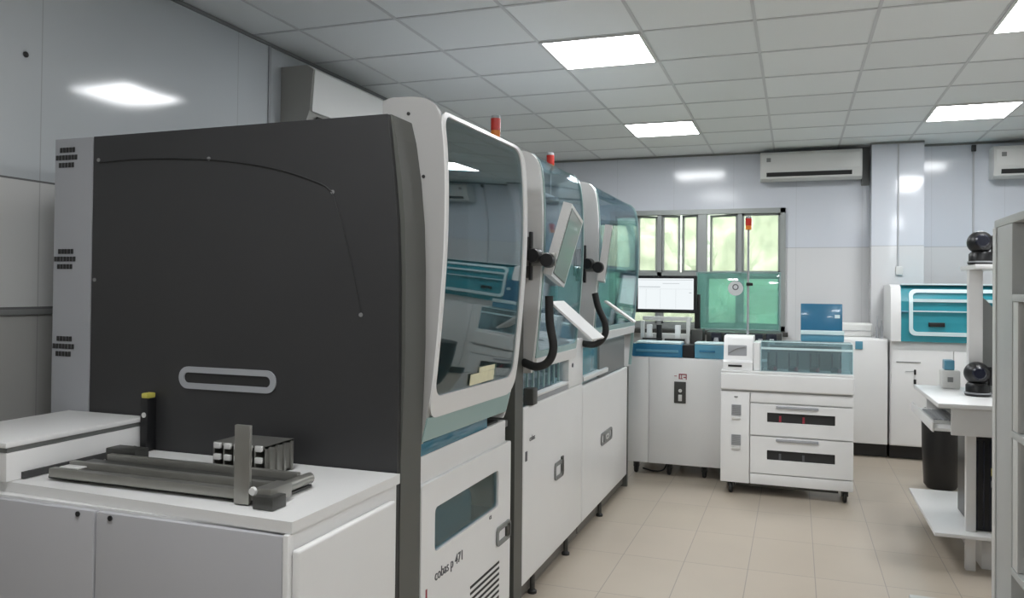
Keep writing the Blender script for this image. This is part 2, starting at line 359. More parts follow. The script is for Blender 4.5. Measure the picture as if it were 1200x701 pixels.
# ceiling lights -----------------------------------------------------
def ceil_light(i, j, label, group=None, src=None):
    x, y = gx+.6*i+.3, gy+.6*j+.3
    if src is None:
        t = thing('ceiling_light', label, 'ceiling light', (x,y,H-.004))
        sq = lambda a,r: rrect(x-a,x+a,y-a,y+a,r,3,2)
        ring('frame', sq(.297,.004), sq(.280,.004), lambda u,v,d: (u,v,H-.012+d), .008, 'ac', t)
        box('diffuser', x-.2795,x+.2795,y-.2795,y+.2795,H-.009,H-.005, 'light', t, 0)
    else:
        t = copy_tree(src); t.location = (x,y,H-.004)
    t['label'] = label; t['group'] = group or 'square panel lights in the ceiling'
    return t
L0 = ceil_light(2, 2, 'square ceiling light panel above the machine row, the largest whole one in view')
ceil_light(2, 6, 'square ceiling light panel nearest the window, smallest of the panels', src=L0)
ceil_light(6, 6, 'square ceiling light panel in front of the pillar and right air conditioner', src=L0)
ceil_light(6, 2, 'square ceiling light panel cut off by the upper right picture corner', src=L0)
for ij in ((2,-4),(6,-2),(6,-6)):  # unseen panels, cells chosen for the light they throw on near surfaces
    ceil_light(*ij, 'unseen square ceiling light panel, added to light the near surfaces', 'added ceiling lights out of view', src=L0)

# ------------------------------------------------------------------ hood profile (x,z) shared by the machine row
PROF = [(-1.185,.905),(-1.172,.945),(-1.140,1.09),(-1.122,1.25),(-1.108,1.42),(-1.099,1.57),(-1.096,1.72),(-1.099,1.86),(-1.108,1.97),(-1.122,2.035),(-1.155,2.077),(-1.21,2.092),(-1.30,2.095)]
PS = [(p.x,p.y) for p in spline([(a,b,0) for a,b in PROF], 6)]
CUM = [0]
for a,b in zip(PS, PS[1:]): CUM.append(CUM[-1]+math.hypot(b[0]-a[0], b[1]-a[1]))
SL = CUM[-1]
def at_s(s):
    s = max(0, min(SL, s))
    for i in range(len(PS)-1):
        if s <= CUM[i+1]: break
    k = (s-CUM[i])/(CUM[i+1]-CUM[i]); a, b = PS[i], PS[i+1]; d = Vector((b[0]-a[0], b[1]-a[1])).normalized()
    return a[0]+(b[0]-a[0])*k, a[1]+(b[1]-a[1])*k, d.y, -d.x     # point and outward normal
def s_of_z(z):
    for i in range(len(PS)-1):
        if PS[i+1][1] >= z: return CUM[i]+(CUM[i+1]-CUM[i])*(z-PS[i][1])/(PS[i+1][1]-PS[i][1])
SKEW = [0.]
def hoodmap(out=0.):
    def f(u,v,d):
        x,z,nx,nz = at_s(v); return (x+nx*(out-d)+SKEW[0]*(u-2.42), u, z+nz*(out-d))
    return f
def hood_strip(name, y0, y1, s0, s1, m, parent, out=0., t=.006, n=40):
    bm = bmesh.new(); f = hoodmap(out); rows = []
    for k in range(n+1):
        s = s0+(s1-s0)*k/n
        rows.append([bm.verts.new(f(y,s,d)) for y,d in ((y0,0),(y1,0),(y1,t),(y0,t))])
    for a,b in zip(rows, rows[1:]):
        for k in range(4): bm.faces.new((a[k],a[(k+1)%4],b[(k+1)%4],b[k]))
    bm.faces.new(rows[0]); bm.faces.new(rows[-1][::-1])
    return finish(name, bm, M[m], parent, smooth=True)
def shell_side(name, y0, y1, m, parent, xback=-1.33, zmin=.905):
    pts = [(x,z) for x,z in PS if z >= zmin] + [(xback,2.085),(xback,zmin)]
    return prism(name, pts, 'y', y0, y1, m, parent, bev=.004)

# ------------------------------------------------------------------ machine 1 (charcoal side, big teal hood)
YA = 2.25
m1 = thing('sample_processing_machine', 'big machine with charcoal side panel and white-framed teal hood, nearest in the row', 'laboratory machine', (-1.9,2.8,0), None)
OUT = [(-2.43,.02),(-2.43,1.992),(-1.221,2.0),(-1.212,1.93),(-1.196,1.80),(-1.182,1.66),(-1.175,1.5),(-1.172,1.25),(-1.172,.02)]
prism('side_panel', OUT, 'y', YA, YA+.02, 'dark', m1, bev=.003, label='charcoal grey side panel')
OUT2 = [(-2.58,.02),(-2.58,1.99)] + [(-1.219,2.003),(-1.200,1.93),(-1.180,1.80),(-1.166,1.66),(-1.160,1.5),(-1.158,1.25),(-1.166,1.0),(-1.170,.9),(-1.170,.02)]
prism('end_frame', OUT2, 'y', YA+.021, 2.415, 'trim', m1, bev=.004, label='olive grey end column')
o = prism('louvre_panel', [(-2.612,.02),(-2.612,1.99),(-2.432,1.99),(-2.432,.02)], 'y', YA-.004, YA+.02, 'lgrey', m1, bev=.004, label='light grey strip with vent slots')
for zc in (1.92, 1.543, 1.22):
    bm = bmesh.new()
    for r,(n,off) in enumerate(((5,.004),(7,0),(5,0))):
        for k in range(n):
            x = -2.556+off+(k-(n-1)/2)*.0152; z = zc+.028-.028*r; add_box(bm, x-.0055,x+.0055,YA-.0065,YA-.0035,z-.009,z+.009)
    finish('vent_slots', bm, M['recess'], o)
sp = bpy.data.objects['side_panel']
ring('grip_rim', rrect(-2.021,-1.622,1.093,1.169,.0375,8,8), rrect(-1.999,-1.644,1.113,1.149,.0175,8,8), onY(YA-.006), .006, 'lgrey', sp, label='light grey oval rim')
prism('grip_recess', rrect(-2.0,-1.643,1.112,1.150,.0185,8,4), 'y', YA-.0012, YA-.0002, 'recess', sp)
for x,z in ((-1.911,1.888),(-1.417,1.758),(-1.307,1.362),(-2.405,1.905),(-2.415,1.467)):
    lathe('screw', [(.007,-.003),(.007,0)], (x,YA,z), 'mid', sp, 'y', 10)
tube('cable_line', [(-2.40,YA-.003,1.895),(-2.2,YA-.003,1.90),(-1.911,YA-.003,1.885),(-1.65,YA-.003,1.845),(-1.47,YA-.003,1.79),(-1.417,YA-.003,1.758)], .0022, 'recess', sp, n=6)
tube('cable_line', [(-1.417,YA-.003,1.755),(-1.37,YA-.003,1.62),(-1.33,YA-.003,1.47),(-1.307,YA-.003,1.37)], .0018, 'recess', sp, n=6)
shell_side('hood_side', 2.417, 2.445, 'warm', m1)
hs = bpy.data.objects['hood_side']
for x,z in ((-1.232,2.036),(-1.173,1.822),(-1.168,1.415)): lathe('screw', [(.006,-.003),(.006,0)], (x,2.417,z), 'recess', hs, 'y', 10)
SKEW[0] = .03
y0, y1 = 2.418, 3.20; sA, sB = s_of_z(1.012), s_of_z(2.045)
fr = ring('hood_frame', rrect(y0,y1,sA,sB,.07,10,30), rrect(y0+.020,y1-.040,s_of_z(1.085),sB-.016,.055,10,30), hoodmap(.006), .016, 'white', m1, label='white curved frame')
hood_strip('hood_glass', y0+.02, y1-.02, sA+.02, sB-.01, 'hood', m1)
hood_strip('hood_lip', y0+.005, y1-.02, s_of_z(.935), sA+.004, 'paleteal', m1, .004, .012).__setitem__('label','pale teal strip under the frame')
SKEW[0] = 0.
prism('hood_end', [(x+.022,z) for x,z in PS if z < 2.04]+[(-1.33,2.035),(-1.33,.905)], 'y', 3.184, 3.197, 'white', m1, bev=.003)
box('hood_top', -1.50,-1.128, 2.446,3.183,2.012,2.036, 'hood', m1, .004)
box('body_top', -2.58,-1.30,2.42,3.36,1.96,1.99, 'lgrey', m1, .006)
box('rear_panel', -2.60,-2.56,2.42,3.36,.05,1.955, 'lgrey', m1)
box('inner_wall', -2.0,-1.97,2.42,3.36,.92,1.955, 'mid', m1)
box('inner_deck', -2.55,-1.20,2.42,3.355,.84,.868, 'mid', m1)
box('inner_device', -1.80,-1.50,2.55,2.95,.869,1.18, 'lgrey', m1, .03, seg=4)
lathe('centrifuge_bowl', [(.17,0),(.19,.05),(.19,.20),(.15,.24),(.05,.25)], (-1.55,3.12,.869), 'teal', m1)
o = hood_strip('cream_patch', 2.72, 2.98, s_of_z(1.095), s_of_z(1.135), 'coloured', m1, .016, .003, 6); o['label'] = 'cream paper patch'  # cream strip set on the outside of the hood glass
hood_strip('cream_patch', 2.80, 2.98, s_of_z(1.136), s_of_z(1.155), 'coloured', m1, .016, .003, 4)['label'] = 'small cream paper patch'
box('gantry', -1.9,-1.35,2.5,3.3,1.78,1.84, 'lgrey', m1, .008)
# lower front
box('blue_cover', -1.33,-1.176,2.43,3.04,.8845,.930, 'bluecov', m1, .006, label='translucent blue cover')
box('tray_recess', -1.33,-1.19,3.065,3.20,.869,.893, 'recess', m1, .004)
box('fascia', -1.20,-1.178,2.417,3.262,.79,.884, 'white', m1, .006)
o = ring('door', rrect(2.417,3.30,.03,.79,.012,4,10), rrect(2.524,3.150,.54,.693,.02,4,10), onX(-1.166), .022, 'white2', m1)
box('door_window', -1.18,-1.175,2.52,3.155,.535,.698, 'dglass', o, 0)
boxes('window_lining', [(-1.42,-1.40,2.42,3.35,.30,.78),(-1.40,-1.189,2.43,3.30,.47,.49)], 'mid', o)
box('blue_canister', -1.36,-1.205,2.46,2.98,.491,.665, 'canister', o, .05, seg=4)
text('lettering', 'cobas p 471', .052, (-1.165,2.525,.440), '+x', 'ink', o)
box('red_mark', -1.167,-1.1645,2.455,2.465,.345,.435, 'redink', o, 0)
text('lettering', 'CE', .02, (-1.165,3.045,.512), '+x', 'ink', o)
ring('latch_rim', rrect(3.125,3.29,.375,.455,.022,6,4), rrect(3.143,3.272,.393,.437,.012,6,4), onX(-1.158), .008, 'mid', o)
box('latch', -1.166,-1.158,3.235,3.285,.385,.445, 'dsteel', o, .003)
bm = bmesh.new()
for k in range(9):
    z = .305-.024*k; add_box(bm, -1.1665,-1.1645,2.85,3.165,z-.005,z+.005)
finish('vent', bm, M['recess'], o)
OUT3 = [(-2.58,.0),(-2.58,1.97),(-1.221,1.97)] + OUT[3:-1] + [(-1.168,.0)]
prism('end_frame', OUT3, 'y', 3.362, 3.472, 'trim', m1, bev=.004, label='olive grey end column')
box('core', -2.555,-1.43,2.43,3.355,.02,.838, 'mid', m1)
# signal towers
def tower(label, x, y, z0, ztop, parent):
    t = lathe('signal_light', [(.008,0),(.008,ztop-.12-z0)], (x,y,z0), 'lgrey', parent, n=10, label=label)
    zb = ztop-.12
    lathe('amber_lamp', [(.021,0),(.022,.03)], (x,y,zb), 'amber', t); lathe('red_lamp', [(.022,.031),(.023,.085)], (x,y,zb), 'red', t)
    lathe('cap', [(.022,.0855),(.020,.098),(.008,.102)], (x,y,zb), 'lgrey', t)
    return t
tower('red and amber signal light', -1.297, 3.415, 1.971, 2.262, m1)

# ------------------------------------------------------------------ sample input unit in the foreground
fu = thing('sample_input_cabinet', 'white cabinet with white doors toned grey for shade in the left foreground before the charcoal panel', 'cabinet', (-1.9,1.95,0))
ZT = .87
prism('carcass', [(-2.64,1.70),(-1.17,1.70),(-1.17,2.243),(-2.64,2.243)], 'z', .002, ZT-.03, 'white', fu, bev=.003)
prism('worktop', [(-2.64,1.745),(-1.163,1.685),(-1.158,2.244),(-2.64,2.244)], 'z', ZT-.0295, ZT, 'white', fu, bev=.006, smooth=True)
for x0,x1,kx in ((-2.63,-1.791,-1.846),(-1.783,-1.186,-1.732)):
    d = box('door', x0,x1,1.678,1.699,.03,ZT-.036, 'door_shade', fu, .003)
    lathe('keyhole', [(.0075,-.002),(.0075,.001)], (kx,1.677,.822), 'black', d, 'y', 10)
box('corner_strip', -1.184,-1.168,1.675,1.699,.03,ZT-.031, 'white', fu, .003)
box('side_panel', -1.168,-1.147,1.690,2.20,.03,.80, 'white', fu, .010, seg=4)
cv = box('raised_cover', -2.515,-2.160,1.712,2.243,ZT+.001,.955, 'white', fu, .004, label='white raised housing at the left end')
box('lid', -2.52,-2.153,1.704,2.243,.9705,.987, 'white', cv, .005); box('joint_band', -2.51,-2.162,1.715,2.243,.9555,.970, 'mid', cv, 0)
box('under_slot', -2.159,-2.150,1.76,2.19,ZT+.002,.892, 'gap', cv, 0)
rl = thing('steel_conveyor', 'steel conveyor rails lying on the white worktop before the charcoal panel', 'conveyor', (-1.7,1.85,ZT))
box('base_plate', -2.10,-1.315,1.80,2.0,ZT+.001,.879, 'dsteel', rl, .002)
box('front_rail', -2.07,-1.335,1.775,1.80,ZT+.012,.908, 'steel', rl, .003)
box('middle_rail', -2.08,-1.30,1.855,1.875,.880,.912, 'steel', rl, .003)
box('rear_rail', -2.05,-1.345,1.968,1.988,.880,.914, 'steel', rl, .003)
box('belt', -2.10,-1.345,1.877,1.966,.880,.896, 'dsteel', rl, .002)
box('front_belt', -2.07,-1.34,1.802,1.853,.880,.893, 'steel', rl, .002)
box('end_block', -1.335,-1.285,1.765,1.86,.880,.921, 'steel', rl, .006)
box('foot', -1.325,-1.262,1.742,1.80,ZT+.001,.905, 'dsteel', rl, .003)
lathe('roller', [(.016,0),(.016,.13)], (-1.318,1.862,.899), 'steel', rl, 'y', 14)
box('motor', -2.09,-1.97,2.001,2.06,ZT+.001,.925, 'dsteel', rl, .004)
box('upright_bar', -1.400,-1.352,1.762,1.774,ZT+.004,1.082, 'steel', rl, .002, label='upright flat steel bar')
lathe('knob', [(.010,-.008),(.012,-.003),(.012,0)], (-1.338,1.764,.912), 'ac', rl, 'y', 12)
box('mounting_plate', -2.04,-1.97,1.785,1.82,.9085,.913, 'ac', rl, .002)
tr = thing('tube_rack', 'small slotted sample rack with two rows of white caps behind the upright steel bar', 'rack', (-1.6,2.12,ZT))
bx = bmesh.new()
for k in range(6): add_box(bx, -1.700+.038*k,-1.694+.038*k,2.04,2.18,ZT+.001,.965)
add_box(bx, -1.700,-1.504,2.04,2.18,ZT+.0005,.878); add_box(bx, -1.700,-1.504,2.04,2.18,.958,.966)
finish('rack_frame', bx, M['steel'], tr)
for k in range(5):
    for z in (.958,.923):
        box('cap', -1.690+.038*k,-1.666+.038*k,2.028,2.0395,z-.009,z+.009, 'ac', tr, .003)
for k in range(4): box('divider', -1.5035,-1.496,2.05+.036*k,2.06+.036*k,ZT+.002,.962, 'steel', tr, .001)
t = thing('sensor_post', 'slim black sensor with yellow cap on the charcoal panel beside the raised housing', 'sensor', (-2.13,2.22,ZT))
box('post', -2.148,-2.116,2.202,2.244,ZT+.001,1.055, 'black', t, .004); box('cap', -2.146,-2.118,2.204,2.242,1.0555,1.073, 'yellow', t, .004)
lathe('led', [(.009,-.003),(.009,0)], (-2.130,2.202,.998), 'ac', t, 'y', 12)

# ------------------------------------------------------------------ machines 2 and 3
def row_machine(label, y0, y1, ys, ye, beam_z):
    t = thing('sample_processing_machine', label, 'laboratory machine', (-1.8,(y0+y1)/2,0))
    box('base_cabinet', -2.40,-1.192,y0+.004,y1-.003,.10,.88, 'lgrey', t, .004)
    box('plinth', -2.35,-1.197,y0+.01,y1-.01,.02,.099, 'skirt_shade', t, 0)  # dark brown carries the shadow under the front panels
    shell_side('hood_side', ys, ys+.03, 'white2', t, -1.34, beam_z-.04).__setitem__('label','white curved side plate')
    hood_strip('hood_glass', ys+.031, ye, s_of_z(beam_z+.03), SL-.02, 'hood2', t)
    ring('hood_frame', rrect(ys+.031,ye+.004,s_of_z(beam_z),SL-.005,.06,8,24), rrect(ys+.045,ye-.008,s_of_z(beam_z+.06),SL-.02,.05,8,24), hoodmap(.004), .012, 'paleteal', t)
    hood_strip('bottom_beam', ys+.031, ye, s_of_z(beam_z-.02), s_of_z(beam_z+.03), 'white', t, .010, .03)
    box('side_foot', -1.33,-1.21,ys,ys+.03,.906,beam_z-.041, 'white2', t, .003)
    box('top_cover', -2.38,-1.345,y0+.004,y1-.003,1.97,2.0, 'lgrey', t, .006)
    box('rear_panel', -2.40,-2.37,y0+.004,y1-.003,.885,1.965, 'lgrey', t)
    box('deck', -2.36,-1.21,y0+.004,y1-.003,.881,.905, 'pale', t, .003)
    return t
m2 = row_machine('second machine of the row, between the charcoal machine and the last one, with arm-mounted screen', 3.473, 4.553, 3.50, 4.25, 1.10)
o = box('front_panel', -1.190,-1.168,3.480,4.549,.09,.905, 'white2', m2, .012, seg=4)
text('lettering', 'cobas', .036, (-1.1675,3.565,.738), '+x', 'ink', o)
box('lock', -1.169,-1.165,3.505,3.53,.655,.70, 'ink', o, .003)
ring('latch_rim', rrect(3.98,4.14,.46,.55,.02,6,4), rrect(3.995,4.10,.478,.532,.012,6,4), onX(-1.160), .008, 'mid', o); box('latch', -1.168,-1.159,4.10,4.135,.465,.565, 'dsteel', o, .003)
box('white_pillar', -1.205,-1.166,4.24,4.546,.906,1.17, 'white2', m2, .008)
lathe('pillar_lock', [(.012,0),(.012,.004)], (-1.166,4.31,1.03), 'ink', m2, 'x', 12)
o = box('guard_rail', -1.235,-1.172,3.64,4.235,.906,.935, 'lgrey', m2, .006)
box('rail_lip', -1.20,-1.160,3.62,4.237,.936,.948, 'white', o, .003); box('latch_block', -1.20,-1.150,3.56,3.63,.906,.985, 'dsteel', o, .006)
for k in range(7): box('bar', -1.222,-1.212,3.66+.09*k,3.672+.09*k,.9485,1.078, 'paleteal', m2, .002)
box('guard_sheet', -1.24,-1.236,3.64,4.235,.936,1.08, 'hood2', m2, 0)
box('corner_device', -1.32,-1.24,3.52,3.60,.906,1.09, 'dsteel', m2, .01)
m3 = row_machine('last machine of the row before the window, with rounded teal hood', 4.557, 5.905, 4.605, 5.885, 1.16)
o = box('front_panel', -1.190,-1.168,4.560,5.87,.09,.885, 'white2', m3, .035, seg=6)
ring('latch_rim', rrect(5.02,5.34,.45,.53,.03,6,4), rrect(5.04,5.32,.465,.515,.018,6,4), onX(-1.160), .008, 'mid', o); box('latch', -1.168,-1.159,5.10,5.26,.46,.52, 'mid', o, .003)
ring('latch_eye', rrect(5.14,5.22,.474,.506,.012,4,2), rrect(5.155,5.205,.482,.498,.006,4,2), onX(-1.157), .004, 'ac', o)
prism('end_panel', [(-2.40,.0),(-2.40,.885),(-1.165,.885),(-1.165,.0)], 'y', 5.873, 5.905, 'trim', m3, bev=.004, label='olive grey end column')
box('guard_rail', -1.235,-1.172,4.60,5.25,.906,.935, 'white', m3, .006)
box('teal_guard', -1.215,-1.200,4.60,5.05,.936,1.10, 'teal', m3, .004); box('grey_guard', -1.215,-1.190,5.07,5.86,.886,1.115, 'mid', m3, .004, label='dark grey panel')
box('guard_sheet', -1.245,-1.241,4.6,5.25,.936,1.08, 'hood2', m3, 0)
# glazed far end with rounded outline
pts = [(x-.006,z-.004) for x,z in PS if z > 1.12] + [(-2.3,2.085-.12),(-2.3,1.12)]
prism('end_glass', pts, 'y', 5.889, 5.895, 'hood2', m3)
prism('end_rim', [(-1.145,.90),(-1.10,1.5),(-1.092,1.72),(-1.10,1.88),(-1.12,1.88),(-1.112,1.72),(-1.12,1.5),(-1.165,.90)], 'y', 5.886, 5.90, 'paleteal', m3)
# devices inside the two glazed machines
for par,(a,b) in ((m2,(3.6,4.4)),(m3,(4.7,5.7))):
    box('gantry_beam', -1.75,-1.68,a,b+.1,1.55,1.61, 'ac', par, .006)
    for k in range(3):
        y = a+.15+(b-a-.3)*k/2; box('gripper', -1.70,-1.62,y-.04,y+.04,1.28,1.545, 'lgrey', par, .01); box('gripper_tip', -1.675,-1.645,y-.012,y+.012,1.20,1.279, 'dsteel', par, .003)
    box('rack_block', -1.70,-1.42,a,b,.906,1.02, 'lgrey', par, .01); box('rack_block', -1.40,-1.28,a+.05,b-.1,.906,.985, 'mid', par, .008)
    lathe('reagent_drum', [(.13,0),(.14,.03),(.14,.12),(.10,.15)], (-1.95,(a+b)/2,.906), 'white2', par)
# levelling feet under the row
for par,y in ((m2,3.66),(m2,4.25),(m3,5.05)):
    ft = lathe('levelling_foot', [(.022,0),(.022,.012),(.012,.02)], (-1.178,y,0), 'rubber', par, n=14); lathe('stem', [(.013,.02),(.013,.089)], (-1.178,y,0), 'dsteel', ft, n=8)
tower('red and amber signal light', -1.36, 4.49, 2.001, 2.27, m2)
# arm-mounted screens --------------------------------------------------
def slab(name, B, T, F, th, m, parent, shrink=0., off=0.):
    """parallelogram slab: near-bottom B, near-top T, far-top F; thickness th to the back"""
    B,T,F = Vector(B),Vector(T),Vector(F); u = (T-B); v = (F-T); n = u.cross(v).normalized()
    if n.x < 0: n = -n
    P = [B+u*shrink+v*shrink, T-u*shrink+v*shrink, T-u*shrink+v*(1-shrink), B+u*shrink+v*(1-shrink)]
    bm = bmesh.new(); A = [bm.verts.new(p+n*off) for p in P]; C = [bm.verts.new(p+n*(off-th)) for p in P]
    bm.faces.new(A); bm.faces.new(C[::-1])
    for i in range(4): bm.faces.new((A[i],A[(i+1)%4],C[(i+1)%4],C[i]))
    return finish(name, bm, M[m], parent, bev=min(th*.3,.006), smooth=True)
def arm_screen(label, B, T, F, yb, xb, hose, tray, grp):
    t = thing('arm_mounted_screen', label, 'touch screen', (xb,yb,1.45), grp)
    slab('screen_shell', B, T, F, .042, 'white2', t); slab('screen_glass', B, T, F, .002, 'offscreen', t, .06, .0025)
    slab('bezel', B, T, F, .004, 'ink', t, .045, .0005)
    box('clamp_plate', xb-.03,xb+.012,yb-.028,yb-.001,1.50,1.69, 'dsteel', t, .006)
    lathe('clamp_pivot', [(.030,-.07),(.034,-.05),(.034,0)], (xb+.055,yb-.03,1.60), 'black', t, 'y', 16)
    lathe('clamp_pivot', [(.030,-.05),(.034,-.03),(.034,0)], (xb+.115,yb-.03,1.58), 'black', t, 'y', 16)
    box('clamp_arm', xb,xb+.15,yb-.055,yb-.036,1.555,1.615, 'steel', t, .006)
    box('clamp_fin', xb-.035,xb-.022,yb-.06,yb-.03,1.53,1.71, 'black', t, .003); box('clamp_fin', xb+.025,xb+.037,yb-.06,yb-.03,1.49,1.71, 'black', t, .003)
    tube('hose', hose, .019, 'rubber', t, label='black corrugated cable hose')
    k = slab('tray', *tray, .010, 'white2', t); k['label'] = 'thin white keyboard tray'
    return t
# ------------------------------------------------------------------ bench analyser by the window
ba = thing('bench_analyser', 'low white floor-standing analyser under the window with blue front bands', 'laboratory machine', (-.6,6.7,0))
box('cabinet', -1.245,.10,6.31,7.25,.10,.925, 'white', ba, .008)
box('side_strip', -1.245,-1.085,6.302,6.309,.10,.92, 'white', ba, .002); box('front_door', -1.080,-.30,6.298,6.309,.10,.918, 'white', ba, .003)
sw = box('switch_plate', -.885,-.795,6.290,6.2975,.578,.745, 'dsteel', ba, .003, label='dark grey power switch plate')
lathe('button', [(.012,-.006),(.014,0)], (-.838,6.290,.675), 'ac', sw, 'y', 12); box('rocker', -.852,-.824,6.284,6.290,.595,.645, 'ac', sw, .003)
boxes('warning_label', [(-.885,-.865,6.295,6.2975,.785,.790),(-.85,-.79,6.295,6.2975,.798,.806),(-.85,-.842,6.295,6.2975,.765,.80),(-.832,-.826,6.295,6.2975,.765,.80),(-.815,-.79,6.295,6.2975,.775,.783),(-.797,-.79,6.295,6.2975,.762,.80),(-.842,-.82,6.295,6.2975,.765,.771)], 'redink', ba, label='small red label marks')
for x in (-1.19,-.93,-.66,-.12):
    for y in (6.38,7.18):
        w = lathe('caster', [(.036,-.014),(.042,-.008),(.042,.008),(.036,.014)], (x,y,.042), 'rubber', ba, 'x', 18)
        box('fork', x-.022,x+.022,y-.012,y+.03,.045,.099, 'dsteel', w, .003)
tube('cable', [(-1.15,6.45,.02),(-1.05,6.40,.015),(-.98,6.41,.03),(-.95,6.45,.098)], .006, 'rubber', ba, n=6)
b1 = box('blue_front_cover', -1.225,-.83,6.33,6.50,.926,1.03, 'blue', ba, .010); box('light_bar', -1.19,-.86,6.322,6.3295,.965,.985, 'lblue', b1, .003); box('rim', -1.19,-.84,6.33,6.52,1.031,1.046, 'pale', b1, .004)
box('dark_gap', -.828,-.74,6.345,6.50,.926,1.028, 'black', ba, .004, label='dark recess between the blue covers')
b2 = box('light_blue_cover', -.737,-.38,6.33,6.50,.926,1.035, 'lblue', ba, .010); box('rim', -.737,-.38,6.33,6.52,1.036,1.050, 'pale', b2, .004)
box('grip', -.70,-.58,6.324,6.3295,.975,.992, 'blue', b2, .003)
box('deck', -1.22,.08,6.53,7.20,.926,.97, 'mid', ba, .004)
# pipetting deck details
bm = bmesh.new(); add_box(bm, -1.20,-.80,6.60,6.64,1.02,1.10); add_box(bm, -1.20,-1.17,6.56,6.60,.971,1.20); add_box(bm, -.83,-.80,6.56,6.60,.971,1.24); add_box(bm, -1.20,-.80,6.66,6.70,1.20,1.235)
finish('gantry', bm, M['ac'], ba, bev=.004)
for x in (-1.13,-1.05,-.90): box('pipettor', x-.022,x+.022,6.575,6.599,.99,1.17, 'black' if x==-1.05 else 'white2', ba, .004)
boxes('dark_drawer', [(-1.0,-.84,6.54,6.57,1.035,1.06),(-1.18,-1.02,6.54,6.56,1.05,1.062)], 'recess', ba)
box('control_block', -.79,-.70,6.54,6.75,.971,1.14, 'dsteel', ba, .006)
for k in range(6):
    x = -.60+.085*k; lathe('reagent_bottle', [(.026,0),(.028,.06),(.018,.09),(.016,.105)], (x,6.62,.971), 'white2' if k%2 else 'lgrey', ba, n=14)
box('reagent_tray', -.68,-.10,6.66,6.95,.971,1.12, 'dsteel', ba, .006)
for k in range(5): box('reagent_pack', -.64+.105*k,-.56+.105*k,6.655-.03,6.659,1.055,1.115, 'equip', ba, .003)
ld = box('raised_lid', -.785,-.130,6.95,6.957,1.135,1.60, 'tealglass', ba, .002, label='raised transparent green-teal lid')
for z in (1.122,1.601): box('lid_frame', -.785,-.13,6.945,6.962,z,z+.012, 'paleteal', ld, .002)
for x in (-.80,-.129): box('lid_arm', x,x+.014,6.94,6.965,.971,1.61, 'paleteal', ba, .002)
dk = lathe('round_label', [(.062,-.004),(.062,-.001)], (-.475,6.949,1.475), 'white2', ba, 'y', 28)
ring('label_ring', rrect(-.50,-.45,1.46,1.51,.024,6,1), rrect(-.492,-.458,1.468,1.502,.016,6,1), onY(6.943), .002, 'ink', dk)
# monitor
mo = thing('computer_monitor', 'black-framed monitor with bright white screen standing before the window', 'monitor', (-1.0,6.85,.97))
sc = lambda r0,r1,z0,z1,r: rrect(r0,r1,z0,z1,r,3,4)
ring('bezel', sc(-1.295,-.775,1.262,1.575,.008), sc(-1.268,-.802,1.292,1.552,.003), onY(6.80), .028, 'black', mo)
scr = box('screen', -1.270,-.800,6.806,6.826,1.290,1.554, 'screen', mo, 0)
boxes('screen_content', [(-1.262,-.81,6.8045,6.8058,1.538,1.541),(-1.262,-1.08,6.8045,6.8058,1.478,1.483),(-1.06,-.92,6.8045,6.8058,1.508,1.511),(-1.262,-.81,6.8045,6.8058,1.462,1.463),(-1.20,-1.199,6.8045,6.8058,1.30,1.46),(-1.08,-1.079,6.8045,6.8058,1.30,1.46),(-.95,-.949,6.8045,6.8058,1.30,1.46),(-.84,-.82,6.8045,6.8058,1.43,1.435)], 'screenline', scr)
box('back_shell', -1.285,-.785,6.8285,6.86,1.27,1.565, 'black', mo, .01)
box('stand_column', -.80,-.755,6.861,6.90,.971,1.42, 'black', mo, .006); box('stand_arm', -1.05,-.80,6.861,6.89,1.38,1.42, 'black', mo, .006); box('stand_foot', -.86,-.71,6.80,6.98,.9705,.985, 'black', mo, .005)

# ------------------------------------------------------------------ cart with drawers and glazed box
ct = thing('reagent_cart', 'white cart with two slotted drawers and a glazed box on top', 'cart', (-.06,6.25,0))
CX0,CX1,CY0,CY1 = -.503,.378,5.95,6.285
box('body', CX0+.004,CX1-.004,CY0+.02,CY1,.085,.742, 'white', ct, .004)
box('top_slab', CX0-.004,CX1+.004,CY0-.015,CY1+.01,.745,.868, 'white2', ct, .014, seg=4)
box('top_tray', CX0+.0,CX1-.0,CY0-.008,CY1,.8685,.884, 'white2', ct, .006)
lc = box('left_panel', CX0,-.305,CY0,CY0+.019,.085,.735, 'white2', ct, .004)
for z in (.598,.385):
    v = box('vent_grille', -.428,-.362,CY0-.006,CY0-.0005,z-.035,z+.042, 'lgrey', lc, .003)
    bm = bmesh.new()
    for k in range(7): add_box(bm, -.423,-.367,CY0-.0075,CY0-.0062,z-.026+.010*k,z-.022+.010*k)
    finish('slats', bm, M['mid'], v); box('vent_lip', -.425,-.365,CY0-.010,CY0-.0005,z-.062,z-.045, 'ac', lc, .002)
box('latch', -.41,-.385,CY0-.004,CY0-.0005,.692,.700, 'mid', lc, .001)
for z0,z1,zs in ((.434,.655,.562),(.165,.424,.297)):
    d = ring('drawer', rrect(-.298,CX1,z0,z1,.006,3,6), rrect(-.185,.262,zs-.034,zs+.034,.004,3,6), onY(CY0), .018, 'white2', ct)
    box('slot_backing', -.19,.267,CY0+.012,CY0+.0175,zs-.037,zs+.037, 'recess', d, 0)
    box('handle', -.125,.155,CY0-.010,CY0+.004,z1-.028,z1-.010, 'lgrey', d, .004)
    bm = bmesh.new()
    for k in range(2): add_box(bm, -.105+.155*k,-.09+.155*k,CY0+.006,CY0+.0115,zs-.03,zs+.012)
    finish('slot_pegs', bm, M['redink' if z0 > .3 else 'ink'], d)
box('upper_fascia', -.298,CX1,CY0+.002,CY0+.0195,.664,.735, 'white2', ct, .003); box('lower_fascia', -.298,CX1,CY0+.002,CY0+.0195,.085,.158, 'white2', ct, .003)
